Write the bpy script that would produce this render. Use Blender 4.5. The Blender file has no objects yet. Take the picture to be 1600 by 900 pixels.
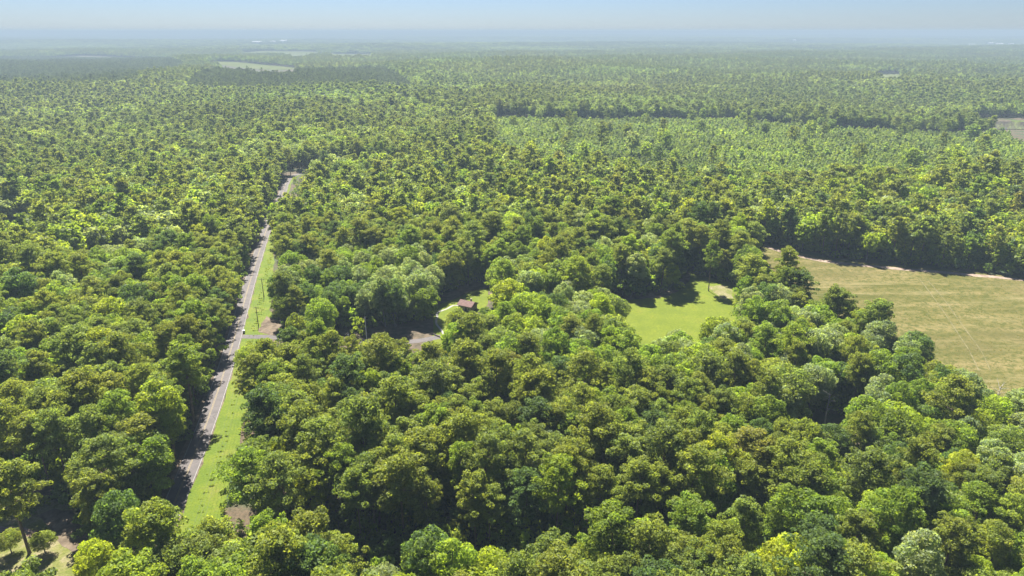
import bpy, math, random
import numpy as np
from mathutils import Vector, Matrix
from mathutils.geometry import delaunay_2d_cdt

scene = bpy.context.scene
C = scene.collection
R = math.radians

# ------------------------------------------------------------------ camera, sky, sun, exposure
PITCH = 20.6
CAM_H = 130.0
cam_data = bpy.data.cameras.new("camera")
cam_data.lens = 24.0
cam_data.sensor_width = 36.0
cam_data.clip_start = 1.0
cam_data.clip_end = 90000.0
cam = bpy.data.objects.new("camera", cam_data)
cam.location = (0, 0, CAM_H)
cam.rotation_euler = (R(90 - PITCH), 0, 0)
C.objects.link(cam)
scene.camera = cam

SUN_ELEV, SUN_AZ = 55.0, -18.0          # azimuth from +Y (view direction), negative = to the left
world = bpy.data.worlds.new("World")
scene.world = world
world.use_nodes = True
wn = world.node_tree
for n in list(wn.nodes):
    wn.nodes.remove(n)
wo = wn.nodes.new("ShaderNodeOutputWorld")
bg = wn.nodes.new("ShaderNodeBackground")
sky = wn.nodes.new("ShaderNodeTexSky")
sky.sky_type = 'NISHITA'
sky.sun_disc = False
sky.sun_elevation = R(SUN_ELEV)
sky.sun_rotation = R(SUN_AZ)
sky.air_density = 1.0
sky.dust_density = 0.2
sky.ozone_density = 2.0
sky.altitude = 200
bg.inputs['Strength'].default_value = 0.05
tintn = wn.nodes.new("ShaderNodeMix"); tintn.data_type = 'RGBA'; tintn.blend_type = 'MULTIPLY'
tintn.inputs[0].default_value = 1.0
tintn.inputs[7].default_value = (0.324, 0.402, 0.590, 1)          # summer haze: a slightly bluer sky all over
wn.links.new(sky.outputs[0], tintn.inputs[6])
wn.links.new(tintn.outputs[2], bg.inputs[0])
wn.links.new(bg.outputs[0], wo.inputs[0])

sun_data = bpy.data.lights.new("sun", 'SUN')
sun_data.energy = 5.0
sun_data.angle = R(0.53)
sun_data.color = (1.0, 0.965, 0.89)
sun = bpy.data.objects.new("sun", sun_data)
az = R(SUN_AZ)
sd = Vector((math.sin(az) * math.cos(R(SUN_ELEV)), math.cos(az) * math.cos(R(SUN_ELEV)), math.sin(R(SUN_ELEV))))
sun.rotation_euler = sd.to_track_quat('Z', 'Y').to_euler()
sun.location = (0, 0, 500)
C.objects.link(sun)

vs = scene.view_settings
vs.view_transform = 'Standard'
vs.look = 'None'
vs.exposure = 2.0
vs.gamma = 1.0
cy = scene.cycles
cy.max_bounces = 8
cy.diffuse_bounces = 4
cy.glossy_bounces = 1
cy.transmission_bounces = 4
cy.volume_bounces = 0
cy.transparent_max_bounces = 4
cy.use_denoising = True
cy.denoiser = 'OPENIMAGEDENOISE'
cy.denoising_input_passes = 'RGB_ALBEDO_NORMAL'
cy.denoising_prefilter = 'ACCURATE'
cy.sample_clamp_indirect = 4.0

HAZE_DENSITY = 0.000205

rng = np.random.default_rng(11)
random.seed(5)

# ------------------------------------------------------------------ terrain height
def _smooth(a, b, x):
    t = np.clip((x - a) / (b - a), 0, 1)
    return t * t * (3 - 2 * t)

def terrain0(x, y):
    x = np.asarray(x, float); y = np.asarray(y, float)
    r = np.hypot(x, y)
    near = 1.6 * np.sin(x / 61 + 0.7) * np.cos(y / 83 + 0.4) + 1.8 * np.sin(y / 120 + x / 210 + 1.0)
    mid = (10.0 * np.sin(x / 260 + 1.9 + 0.6 * np.sin(y / 400)) * np.cos(y / 215 + 0.8)
           + 9.0 * np.sin(x / 510 - y / 340 + 2.2))
    far = (16.0 * np.sin(x / 1150 + 0.5 + np.sin(y / 1500)) * np.cos(y / 690 + 1.2)
           + 13.0 * np.sin(x / 2100 + y / 900 + 0.3) - 6)
    hills = (14 * np.sin(x / 1900 + 1.0) * np.sin(y / 1600) + 16 * np.sin(x / 3700 + y / 2300)
             + 9 * np.sin(x / 820 + 2.5 * np.sin(y / 2600)))
    a = _smooth(550, 1500, r)
    b = _smooth(1700, 4200, r)
    c = _smooth(7500, 14000, r)
    d = _smooth(15000, 21000, r)
    return (near * (1 - 0.5 * a) + mid * a * (1 - 0.6 * b) + far * b
            + hills * c + (28 + 18 * np.sin(x / 3900 + 2.3) + 9 * np.sin(x / 1500 + 1) - x * 0.0010) * d)

POND = None
def terrain(x, y):
    h = terrain0(x, y)
    if POND is not None:
        cx, cy_, rx, ry, z = POND
        q = np.hypot((np.asarray(x) - cx) / rx, (np.asarray(y) - cy_) / ry)
        m = 1 - _smooth(1.0, 2.2, q)
        h = h * (1 - m) + (z - 1.5) * m
    return h

F = 24.0 / 36.0 * 1600.0
_cp, _sp = math.cos(R(PITCH)), math.sin(R(PITCH))
def ray(px, py):
    u, v = (px - 800) / F, (450 - py) / F
    return np.array([u, _cp + v * _sp, -_sp + v * _cp])
def ground_at(px, py, lift=0.0):
    """where the sight line through a photo pixel meets the terrain"""
    d = ray(px, py)
    t = np.concatenate([np.linspace(60, 1500, 1500), np.geomspace(1501, 40000, 4000)])
    X, Y, Z = d[0] * t, d[1] * t, CAM_H + d[2] * t
    below = Z < terrain(X, Y) + lift
    k = int(np.argmax(below))
    if not below.any():
        k = len(t) - 1
    return float(X[k]), float(Y[k])
def ground_poly(pts, lift=0.0):
    return np.array([ground_at(px, py, lift) for px, py in pts])

def lifted(pts, top=20.0, n=5):
    """the ground a stand must leave free for the open land behind it to be seen over its tops"""
    return [ground_poly(pts, l_) for l_ in np.linspace(0, top, n)]

pcx, pcy = ground_at(1552, 195)
POND = (pcx + 30, pcy, 95.0, 60.0, float(terrain0(pcx, pcy)))

# ------------------------------------------------------------------ small helpers
def tag(o, label=None, cat=None, group=None, kind=None):
    if label: o['label'] = label
    if cat: o['category'] = cat
    if group: o['group'] = group
    if kind: o['kind'] = kind
    return o

def mesh_from(name, verts, faces, mats=(), smooth=False, face_mats=None):
    me = bpy.data.meshes.new(name)
    verts = np.asarray(verts, np.float32).reshape(-1, 3)
    if isinstance(faces, np.ndarray):
        n, k = faces.shape
        me.vertices.add(len(verts)); me.vertices.foreach_set("co", verts.ravel())
        me.loops.add(n * k); me.loops.foreach_set("vertex_index", faces.astype(np.int32).ravel())
        me.polygons.add(n)
        me.polygons.foreach_set("loop_start", np.arange(0, n * k, k, dtype=np.int32))
        me.polygons.foreach_set("loop_total", np.full(n, k, np.int32))
        me.update(calc_edges=True)
    else:
        me.from_pydata(verts.tolist(), [], faces)
    for m in mats: me.materials.append(m)
    if face_mats is not None:
        me.polygons.foreach_set("material_index", np.asarray(face_mats, np.int32))
    if smooth: me.polygons.foreach_set("use_smooth", np.ones(len(me.polygons), bool))
    me.update()
    return me

def link(name, me, parent=None, loc=(0, 0, 0), rot=0.0):
    o = bpy.data.objects.new(name, me)
    o.location = loc
    o.rotation_euler = (0, 0, rot)
    C.objects.link(o)
    if parent: o.parent = parent
    return o

def empty(name, loc, rot=0.0):
    o = bpy.data.objects.new(name, None)
    o.empty_display_size = 0.5
    o.location = loc; o.rotation_euler = (0, 0, rot)
    C.objects.link(o)
    return o

def in_poly(X, Y, poly):
    inside = np.zeros(np.shape(X), bool)
    n = len(poly)
    j = n - 1
    for i in range(n):
        xi, yi = poly[i]; xj, yj = poly[j]
        if yi != yj:
            c = ((yi > Y) != (yj > Y)) & (X < (xj - xi) * (Y - yi) / (yj - yi) + xi)
            inside ^= c
        j = i
    return inside

def resample(pts, step):
    pts = np.asarray(pts, float)
    # Catmull-Rom, then even spacing
    P = np.vstack([2 * pts[0] - pts[1], pts, 2 * pts[-1] - pts[-2]])
    out = []
    for i in range(1, len(P) - 2):
        for t in np.linspace(0, 1, 24, endpoint=False):
            a, b, c, d = P[i - 1], P[i], P[i + 1], P[i + 2]
            out.append(0.5 * (2 * b + (c - a) * t + (2 * a - 5 * b + 4 * c - d) * t * t + (-a + 3 * b - 3 * c + d) * t ** 3))
    out.append(pts[-1]); out = np.array(out)
    s = np.concatenate([[0], np.cumsum(np.hypot(*np.diff(out, axis=0).T))])
    n = max(2, int(s[-1] / step))
    q = np.linspace(0, s[-1], n + 1)
    return np.column_stack([np.interp(q, s, out[:, 0]), np.interp(q, s, out[:, 1])])

def offsets(line):
    d = np.gradient(line, axis=0)
    d /= np.maximum(1e-6, np.hypot(d[:, 0], d[:, 1]))[:, None]
    return np.column_stack([d[:, 1], -d[:, 0]])     # to the right of travel

def strip(name, line, a, b, z, mat, parent=None, cols=3, wob=0.0):
    """ribbon between offsets a and b (metres right of the line; scalars or arrays), draped on the ground z above it"""
    nr = offsets(line)
    n = len(line)
    a = np.broadcast_to(a, n).astype(float).copy(); b = np.broadcast_to(b, n).astype(float).copy()
    if wob:
        k = np.arange(n)
        a += wob * (np.sin(k * 0.9 + 1) * .5 + rng.normal(0, .3, n)); b += wob * (np.sin(k * .7) * .5 + rng.normal(0, .4, n))
    V = []
    for j in range(cols + 1):
        t = j / cols
        p = line + nr * (a * (1 - t) + b * t)[:, None]
        V.append(np.column_stack([p, terrain(p[:, 0], p[:, 1]) + z]))
    V = np.stack(V, 1).reshape(-1, 3)
    i = np.arange(n - 1)[:, None]; j = np.arange(cols)[None]
    q = i * (cols + 1) + j
    faces = np.stack([q, q + cols + 1, q + cols + 2, q + 1], -1).reshape(-1, 4)[:, ::-1]
    return link(name, mesh_from(name, V, faces, [mat], True), parent)

def sheet(name, poly, step, z, mat, parent=None, wob=0.0):
    """a polygon of ground, filled with a fine triangle mesh draped on the terrain"""
    poly = np.asarray(poly, float)
    bd = []
    for p, q in zip(poly, np.roll(poly, -1, 0)):
        k = max(1, int(np.hypot(*(q - p)) / step))
        for t in range(k): bd.append(p + (q - p) * t / k)
    bd = np.array(bd)
    if wob: bd = bd + rng.normal(0, wob, bd.shape)
    x0, y0 = bd.min(0); x1, y1 = bd.max(0)
    gx, gy = np.meshgrid(np.arange(x0, x1, step), np.arange(y0, y1, step))
    g = np.column_stack([gx.ravel(), gy.ravel()]) + rng.uniform(-.2, .2, (gx.size, 2)) * step
    g = g[in_poly(g[:, 0], g[:, 1], bd)]
    pts = [Vector(p) for p in np.vstack([bd, g])]
    nb = len(bd)
    r = delaunay_2d_cdt(pts, [], [list(range(nb))], 1, 1e-4)
    V = np.array([(v.x, v.y) for v in r[0]])
    V3 = np.column_stack([V, terrain(V[:, 0], V[:, 1]) + z])
    F_ = np.array([f for f in r[2] if len(f) == 3])
    a, b, c = V[F_[:, 0]], V[F_[:, 1]], V[F_[:, 2]]
    flip = ((b - a)[:, 0] * (c - a)[:, 1] - (b - a)[:, 1] * (c - a)[:, 0]) < 0
    F_[flip] = F_[flip][:, ::-1]
    return link(name, mesh_from(name, V3, F_, [mat], True), parent)

def tube(V, Fc, pts, rad, sides=6):
    """append a tapered tube along pts to lists V (verts) and Fc (quads)"""
    base = sum(len(v) for v in V)
    pts = np.asarray(pts, float)
    d = np.gradient(pts, axis=0)
    for i, p in enumerate(pts):
        t = d[i] / max(1e-6, np.linalg.norm(d[i]))
        u = np.cross(t, (0.13, 0.97, 0.2)); u /= np.linalg.norm(u)
        w = np.cross(t, u)
        ang = np.arange(sides) * 2 * math.pi / sides
        V.append(p + rad[i] * (np.cos(ang)[:, None] * u + np.sin(ang)[:, None] * w))
    for i in range(len(pts) - 1):
        for s in range(sides):
            a = base + i * sides + s; b = base + i * sides + (s + 1) % sides
            Fc.append((a, b, b + sides, a + sides))

def box(V, Fc, c, s, rot=0.0):
    base = sum(len(v) for v in V)
    cs, sn = math.cos(rot), math.sin(rot)
    q = np.array([(x, y, z) for z in (-.5, .5) for x, y in ((-.5, -.5), (.5, -.5), (.5, .5), (-.5, .5))]) * s
    q = np.column_stack([q[:, 0] * cs - q[:, 1] * sn, q[:, 0] * sn + q[:, 1] * cs, q[:, 2]]) + c
    V.append(q)
    for f in ((3, 2, 1, 0), (4, 5, 6, 7), (0, 1, 5, 4), (1, 2, 6, 5), (2, 3, 7, 6), (3, 0, 4, 7)):
        Fc.append(tuple(base + k for k in f))

# ------------------------------------------------------------------ materials
def new_mat(name):
    m = bpy.data.materials.new(name)
    m.use_nodes = True
    nt = m.node_tree
    for n in list(nt.nodes): nt.nodes.remove(n)
    return m, nt, nt.nodes.new("ShaderNodeOutputMaterial")

def noise(nt, vec, scale, detail=4.0, rough=0.55):
    n = nt.nodes.new("ShaderNodeTexNoise")
    n.inputs['Scale'].default_value = scale; n.inputs['Detail'].default_value = detail
    n.inputs['Roughness'].default_value = rough
    if vec is not None: nt.links.new(vec, n.inputs['Vector'])
    return n.outputs[0]

def ramp(nt, fac, stops):
    r = nt.nodes.new("ShaderNodeValToRGB")
    e = r.color_ramp.elements
    while len(e) < len(stops): e.new(0.5)
    for k, (p, c) in enumerate(stops):
        e[k].position = p; e[k].color = (*c, 1)
    nt.links.new(fac, r.inputs[0])
    return r.outputs[0]

def mix(nt, fac, a, b, mode='MIX'):
    m = nt.nodes.new("ShaderNodeMix"); m.data_type = 'RGBA'; m.blend_type = mode
    for s, v in ((m.inputs[0], fac), (m.inputs[6], a), (m.inputs[7], b)):
        if isinstance(v, (int, float)): s.default_value = v
        elif isinstance(v, tuple): s.default_value = (*v, 1)
        else: nt.links.new(v, s)
    return m.outputs[2]

def coords(nt, scale=(1, 1, 1), rot=(0, 0, 0)):
    g = nt.nodes.new("ShaderNodeNewGeometry")
    m = nt.nodes.new("ShaderNodeMapping")
    m.inputs['Scale'].default_value = scale; m.inputs['Rotation'].default_value = rot
    nt.links.new(g.outputs['Position'], m.inputs['Vector'])
    return m.outputs[0]

def principled(nt, out, color, rough=0.85, bump=None, bump_d=0.1, spec=0.2):
    p = nt.nodes.new("ShaderNodeBsdfPrincipled")
    if isinstance(color, tuple): p.inputs['Base Color'].default_value = (*color, 1)
    else: nt.links.new(color, p.inputs['Base Color'])
    p.inputs['Roughness'].default_value = rough
    p.inputs['Specular IOR Level'].default_value = spec
    if bump is not None:
        b = nt.nodes.new("ShaderNodeBump"); b.inputs['Strength'].default_value = 1.0
        b.inputs['Distance'].default_value = bump_d
        nt.links.new(bump, b.inputs['Height']); nt.links.new(b.outputs[0], p.inputs['Normal'])
    nt.links.new(p.outputs[0], out.inputs[0])
    return p

def simple(name, c1, c2, scale, rough=0.85, bump_d=0.05, stops=None, stretch=(1, 1, 1), rot=(0, 0, 0), detail=5, spec=.2):
    m, nt, out = new_mat(name)
    v = coords(nt, stretch, rot)
    n = noise(nt, v, scale, detail, 0.6)
    col = ramp(nt, n, stops or [(0.35, c1), (0.65, c2)])
    principled(nt, out, col, rough, n, bump_d, spec)
    return m

def foliage_mat(name, trans=0.52, yellow=(2.35, 2.25, 0.9)):
    """leaf colour = the tree's own tint x a tone that differs from bough to bough"""
    m, nt, out = new_mat(name)
    at = nt.nodes.new("ShaderNodeAttribute"); at.attribute_type = 'INSTANCER'; at.attribute_name = 'tint'
    lf = nt.nodes.new("ShaderNodeAttribute"); lf.attribute_type = 'GEOMETRY'; lf.attribute_name = 'tone'
    col = mix(nt, 1.0, at.outputs['Color'], lf.outputs['Color'], 'MULTIPLY')
    p = nt.nodes.new("ShaderNodeBsdfPrincipled")
    nt.links.new(col, p.inputs['Base Color'])
    p.inputs['Roughness'].default_value = 0.6
    p.inputs['Specular IOR Level'].default_value = 0.2
    tr = nt.nodes.new("ShaderNodeBsdfTranslucent")
    tc = mix(nt, 1.0, col, yellow, 'MULTIPLY')
    nt.links.new(tc, tr.inputs['Color'])
    ms = nt.nodes.new("ShaderNodeMixShader"); ms.inputs[0].default_value = trans
    nt.links.new(p.outputs[0], ms.inputs[1]); nt.links.new(tr.outputs[0], ms.inputs[2])
    nt.links.new(ms.outputs[0], out.inputs[0])
    return m

M_LEAF = foliage_mat("leaf")
M_NEEDLE = foliage_mat("needle", 0.48, (2.15, 2.0, 0.9))
M_BARK_P = simple("pine_bark", (0.10, 0.07, 0.05), (0.21, 0.155, 0.12), 3.0, 0.95, 0.03, stretch=(1, 1, .25))
M_BARK_B = simple("grey_bark", (0.08, 0.07, 0.06), (0.20, 0.185, 0.165), 2.5, 0.95, 0.03, stretch=(1, 1, .3))

# forest floor: leaf litter, bare earth, low green
m, nt, out = new_mat("forest_floor")
v = coords(nt)
n1 = noise(nt, v, 0.05, 5); n2 = noise(nt, v, 0.9, 6, .65)
c = ramp(nt, n2, [(0.3, (0.035, 0.03, 0.018)), (0.55, (0.085, 0.062, 0.038)), (0.75, (0.14, 0.10, 0.065))])
c = mix(nt, ramp(nt, n1, [(0.45, (0, 0, 0)), (0.62, (1, 1, 1))]), c, (0.035, 0.055, 0.02))
principled(nt, out, c, .95, n2, .15)
M_FLOOR = m
# mown lawn
m, nt, out = new_mat("lawn_grass")
v = coords(nt)
n1 = noise(nt, v, 0.07, 6, .65); n2 = noise(nt, v, 0.9, 6, .7)
c = ramp(nt, n1, [(0.38, (0.080, 0.106, 0.002)), (0.56, (0.114, 0.137, 0.004)), (0.8, (0.155, 0.135, 0.016))])
c = mix(nt, ramp(nt, n2, [(0.35, (0, 0, 0)), (0.7, (1, 1, 1))]), c, (0.063, 0.086, 0.002))
principled(nt, out, c, .9, n2, .06)
M_LAWN = m
# rough verge grass
m, nt, out = new_mat("verge_grass")
v = coords(nt)
n1 = noise(nt, v, 0.12, 5, .6); n2 = noise(nt, v, 1.6, 6, .7)
c = ramp(nt, n1, [(0.38, (0.079, 0.113, 0.004)), (0.55, (0.110, 0.137, 0.005)), (0.72, (0.158, 0.143, 0.029))])
c = mix(nt, ramp(nt, n2, [(0.35, (0, 0, 0)), (0.75, (1, 1, 1))]), c, (0.046, 0.076, 0.005))
principled(nt, out, c, .9, n2, .2)
M_VERGE = m
m, nt, out = new_mat("patchy_yard_grass")
v = coords(nt)
n1 = noise(nt, v, 0.16, 6, .65); n2 = noise(nt, v, 1.6, 6, .7)
c = ramp(nt, n1, [(0.34, (0.095, 0.109, 0.012)), (0.46, (0.145, 0.140, 0.040)), (0.56, (0.215, 0.175, 0.100))])
c = mix(nt, ramp(nt, n2, [(0.35, (0, 0, 0)), (0.75, (1, 1, 1))]), c, (0.063, 0.077, 0.014))
principled(nt, out, c, .9, n2, .2)
M_YARD = m
# straw coloured hay field with green regrowth, streaks across
m, nt, out = new_mat("hay_field")
v = coords(nt, (0.35, 1.5, 1), (0, 0, R(-8)))
v2 = coords(nt, (1, 1, 1)); v3 = coords(nt, (0.16, 1.1, 1), (0, 0, R(-6)))
n1 = noise(nt, v, 0.05, 6, .65); n2 = noise(nt, v2, 0.38, 8, .8); n3 = noise(nt, v3, 0.12, 5, .65); n4 = noise(nt, v2, 0.02, 3)
c = ramp(nt, n1, [(0.34, (0.075, 0.072, 0.021)), (0.50, (0.112, 0.098, 0.035)), (0.66, (0.173, 0.138, 0.063))])
c = mix(nt, ramp(nt, n2, [(0.46, (0, 0, 0)), (0.56, (.9, .9, .9))]), c, (0.055, 0.062, 0.016))
c = mix(nt, ramp(nt, n3, [(0.55, (0, 0, 0)), (0.68, (.5, .5, .5))]), c, (0.220, 0.180, 0.092))
c = mix(nt, ramp(nt, n4, [(0.5, (0, 0, 0)), (0.7, (.5, .5, .5))]), c, (0.098, 0.082, 0.036))
principled(nt, out, c, .95, n2, .25, 0.0)
M_FIELD = m
M_FAR_FIELD = simple("far_pasture", (0.077, 0.098, 0.033), (0.124, 0.130, 0.059), 0.02, .95, 0.0, spec=0.0)
M_GREEN_FIELD = simple("green_pasture", (0.077, 0.118, 0.018), (0.113, 0.143, 0.030), 0.02, .95, 0.0, spec=0.0)
M_DIRT = simple("red_dirt", (0.118, 0.079, 0.056), (0.248, 0.183, 0.136), 0.5, .95, .08, detail=7)
M_STRAW = simple("pine_straw", (0.054, 0.039, 0.025), (0.148, 0.113, 0.077), 0.35, .95, .08, detail=7)
M_SHADY = simple("shade_toned_litter", (0.040, 0.034, 0.020), (0.115, 0.085, 0.056), 0.35, .95, .08, detail=7)  # litter colour darkened to stand in for tree shade over the clearing
M_TRACK = simple("track_earth", (0.155, 0.109, 0.080), (0.257, 0.195, 0.148), 0.4, .95, .08)
M_WEAR = simple("worn_stubble", (0.070, 0.065, 0.024), (0.150, 0.128, 0.062), 0.35, .95, .05)
# worn asphalt
m, nt, out = new_mat("asphalt")
v = coords(nt)
n1 = noise(nt, v, 0.25, 6, .6); n2 = noise(nt, v, 9, 3, .6)
c = ramp(nt, n1, [(0.3, (0.081, 0.070, 0.065)), (0.7, (0.125, 0.106, 0.099))])
c = mix(nt, ramp(nt, n2, [(0.3, (0, 0, 0)), (0.7, (.5, .5, .5))]), c, (0.062, 0.059, 0.061))
vo = nt.nodes.new("ShaderNodeTexVoronoi"); vo.feature = 'DISTANCE_TO_EDGE'; vo.inputs['Scale'].default_value = 0.13
nt.links.new(v, vo.inputs['Vector'])
c = mix(nt, ramp(nt, vo.outputs['Distance'], [(0.0, (.7, .7, .7)), (0.012, (0, 0, 0))]), c, (0.030, 0.030, 0.030))
principled(nt, out, c, .85, n2, .01)
M_ASPHALT = m
M_YELLOW = simple("yellow_paint", (0.156, 0.121, 0.066), (0.226, 0.176, 0.082), 1.2, .7, 0)
M_WHITE = simple("white_paint", (0.152, 0.144, 0.132), (0.240, 0.228, 0.208), 1.2, .7, 0)
M_CONCRETE = simple("pale_concrete", (0.200, 0.187, 0.167), (0.283, 0.271, 0.242), 0.8, .9, .02)
M_SNAG = simple("dead_wood", (0.22, 0.20, 0.175), (0.38, 0.35, 0.31), 3, .95, .01)
M_POLE = simple("weathered_pole", (0.056, 0.044, 0.036), (0.128, 0.104, 0.088), 3, .95, .01, stretch=(1, 1, .1))
M_METAL = simple("grey_metal", (0.45, 0.46, 0.47), (0.60, 0.61, 0.62), 4, .45, 0, spec=.5)
M_DARK = simple("dark_paint", (0.02, 0.022, 0.025), (0.04, 0.042, 0.045), 5, .6, 0)
M_WIRE = simple("wire", (0.03, 0.03, 0.03), (0.05, 0.05, 0.05), 2, .6, 0)
M_ROOF = simple("brown_shingle", (0.113, 0.069, 0.059), (0.189, 0.124, 0.109), 2.2, .95, .03, stretch=(.4, 1.6, 1))
M_WALL = simple("tan_siding", (0.245, 0.211, 0.170), (0.313, 0.279, 0.231), 1.5, .85, 0)
M_GLASS = simple("window_glass", (0.03, 0.04, 0.05), (0.06, 0.07, 0.08), 1, .15, 0, spec=.6)
M_WHITEWALL = simple("white_metal_wall", (0.578, 0.578, 0.570), (0.680, 0.680, 0.671), .05, .7, 0)
M_WHITEROOF = simple("white_metal_roof", (0.612, 0.612, 0.612), (0.697, 0.697, 0.697), .05, .6, 0)
m, nt, out = new_mat("pond_water")
p = principled(nt, out, (0.10, 0.085, 0.075), .06, noise(nt, coords(nt), .6, 3), .004, .5)
M_WATER = m
m, nt, out = new_mat("haze_air")
pv = nt.nodes.new("ShaderNodeVolumePrincipled")
pv.inputs['Color'].default_value = (0.295, 0.378, 0.452, 1)
pv.inputs['Density'].default_value = HAZE_DENSITY
pv.inputs['Anisotropy'].default_value = 0.0
nt.links.new(pv.outputs[0], out.inputs['Volume'])
M_HAZE = m

# ------------------------------------------------------------------ ground sheet
def build_ground():
    rr = [0.0] + list(np.geomspace(40, 45000, 330))
    front = np.linspace(-78, 78, 420)
    back = np.linspace(78, 282, 42)[1:-1]
    ang = np.radians(np.concatenate([front, back]))
    na = len(ang); nr = len(rr) - 1
    V = [np.array([[0, 0, float(terrain(0, 0))]])]
    for r in rr[1:]:
        x = r * np.sin(ang); y = r * np.cos(ang)
        V.append(np.column_stack([x, y, terrain(x, y)]))
    V = np.vstack(V)
    k = np.arange(na); kn = (k + 1) % na
    tri = np.stack([np.zeros(na, int), 1 + kn, 1 + k], 1)
    i = np.arange(nr - 1)[:, None]
    a = 1 + i * na + k[None]; b = 1 + i * na + kn[None]
    q = np.stack([a, b, b + na, a + na], -1).reshape(-1, 4)
    t2 = np.vstack([tri, q[:, [0, 1, 2]], q[:, [0, 2, 3]]])
    o = link("ground", mesh_from("ground", V, t2, [M_FLOOR], True))
    tag(o, "leaf littered forest floor rolling away to the hazy horizon", "ground", kind="structure")
build_ground()

# ------------------------------------------------------------------ roads, clearings, fields
road_px = [(222, 910), (259, 822), (278, 773), (297, 731), (311, 693), (331, 644), (346, 597), (357, 562), (366, 530),
           (374, 502), (381, 473), (388, 447), (397, 420), (409, 378), (417, 355), (424, 339), (431, 328), (438, 314),
           (443, 302), (445.5, 287), (448, 274)]
road_pts = list(map(tuple, ground_poly(road_px)))
dx, dy = road_pts[0][0] - road_pts[1][0], road_pts[0][1] - road_pts[1][1]
road_pts = [(road_pts[0][0] + dx * 3, road_pts[0][1] + dy * 3)] + road_pts
lx, ly = road_pts[-1]
road_pts += [(lx + 5, ly + 12), (lx + 26, ly + 26), (lx + 90, ly + 30)]
RP = np.array(road_pts)
for _ in range(2):
    RP[1:-1] = 0.25 * RP[:-2] + 0.5 * RP[1:-1] + 0.25 * RP[2:]
ROAD = resample(RP, 3.0)
s = strip("road_shoulder", ROAD, -4.5, 3.5, 0.05, M_STRAW, cols=6, wob=.25)
tag(s, "pale red dirt shoulder along the country road", "road shoulder", kind="structure")
rd = strip("road", ROAD, -3.1, 3.1, 0.09, M_ASPHALT, cols=4, wob=.08)
tag(rd, "worn grey two lane asphalt road cutting through the woods", "road", kind="structure")
for off in (-0.22, 0.12):
    strip("centre_line", ROAD, off, off + 0.14, 0.105, M_YELLOW, rd, cols=1)
for off in (-2.9, 2.76):
    strip("edge_line", ROAD, off, off + 0.17, 0.105, M_WHITE, rd, cols=1)
nR = len(ROAD)
vr = np.interp(ROAD[:, 1], [100, 150, 230, 300, 330, 420, 470, 560], [14, 15, 11.5, 11.5, 14, 9, 5.0, 5.4])
vg = strip("grass_verge", ROAD, 3.45, vr, 0.07, M_VERGE, cols=6, wob=.6)
tag(vg, "bright green grass verge beside the road", "grass verge", kind="structure")

side_px = [(366, 527), (385, 527), (415, 528), (460, 530), (530, 531), (600, 535), (650, 534), (690, 527)]
SIDE = resample(ground_poly(side_px), 2.5)
sr = strip("side_road", SIDE, -2.1, 2.1, 0.10, M_ASPHALT, cols=3, wob=.1)
tag(sr, "narrow grey side road leaving the main road at the junction", "road", kind="structure")

path_px = [(722, 479), (709, 478), (698, 483), (684, 489), (683, 496), (681.5, 506), (688, 515), (695, 525), (697, 531)]
PATH = resample(ground_poly(path_px), 1.5)

C1 = ground_poly([(388, 517), (445, 515), (520, 517), (580, 513), (650, 507), (672, 499), (672, 478), (690, 461), (735, 446), (768, 439), (778, 452),
                  (765, 480), (745, 500), (722, 510), (708, 530), (704, 552), (676, 560), (640, 548), (560, 552), (500, 552), (385, 545)])
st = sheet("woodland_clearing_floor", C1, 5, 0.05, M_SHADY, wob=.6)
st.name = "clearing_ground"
tag(st, "brown pine straw and bare earth with tree shade in its colour along the side road", "bare ground", kind="structure")
HL = ground_poly([(676, 480), (706, 470), (738, 455), (764, 450), (762, 478), (742, 492), (716, 500), (702, 512), (704, 545), (676, 552), (677, 500)])
hl = sheet("house_lawn", HL, 3, 0.09, M_LAWN, wob=.3)
tag(hl, "small bright lawn around the brown roofed house", "lawn", kind="structure")
pt = strip("garden_path", PATH, -0.55, 0.55, 0.12, M_CONCRETE, cols=2, wob=.08)
tag(pt, "pale curving concrete path crossing the small lawn", "path", kind="structure")
JG = ground_poly([(387, 524), (391, 490), (398, 455), (408, 415), (413, 400), (417, 420), (419, 460), (421, 485), (436, 500), (440, 524)])
jg = sheet("junction_grass", JG, 4, 0.075, M_VERGE, wob=.3)
tag(jg, "triangle of mown grass by the junction with two poles on it", "grass", kind="structure")
JD = ground_poly([(418, 524), (404, 520), (408, 507), (418, 494), (430, 500), (448, 516), (470, 523)])
jd = sheet("bare_earth_patch", JD, 3, 0.095, M_STRAW, wob=.4)
tag(jd, "bare reddish earth patch at the edge of the junction grass", "bare ground", kind="structure")

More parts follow.
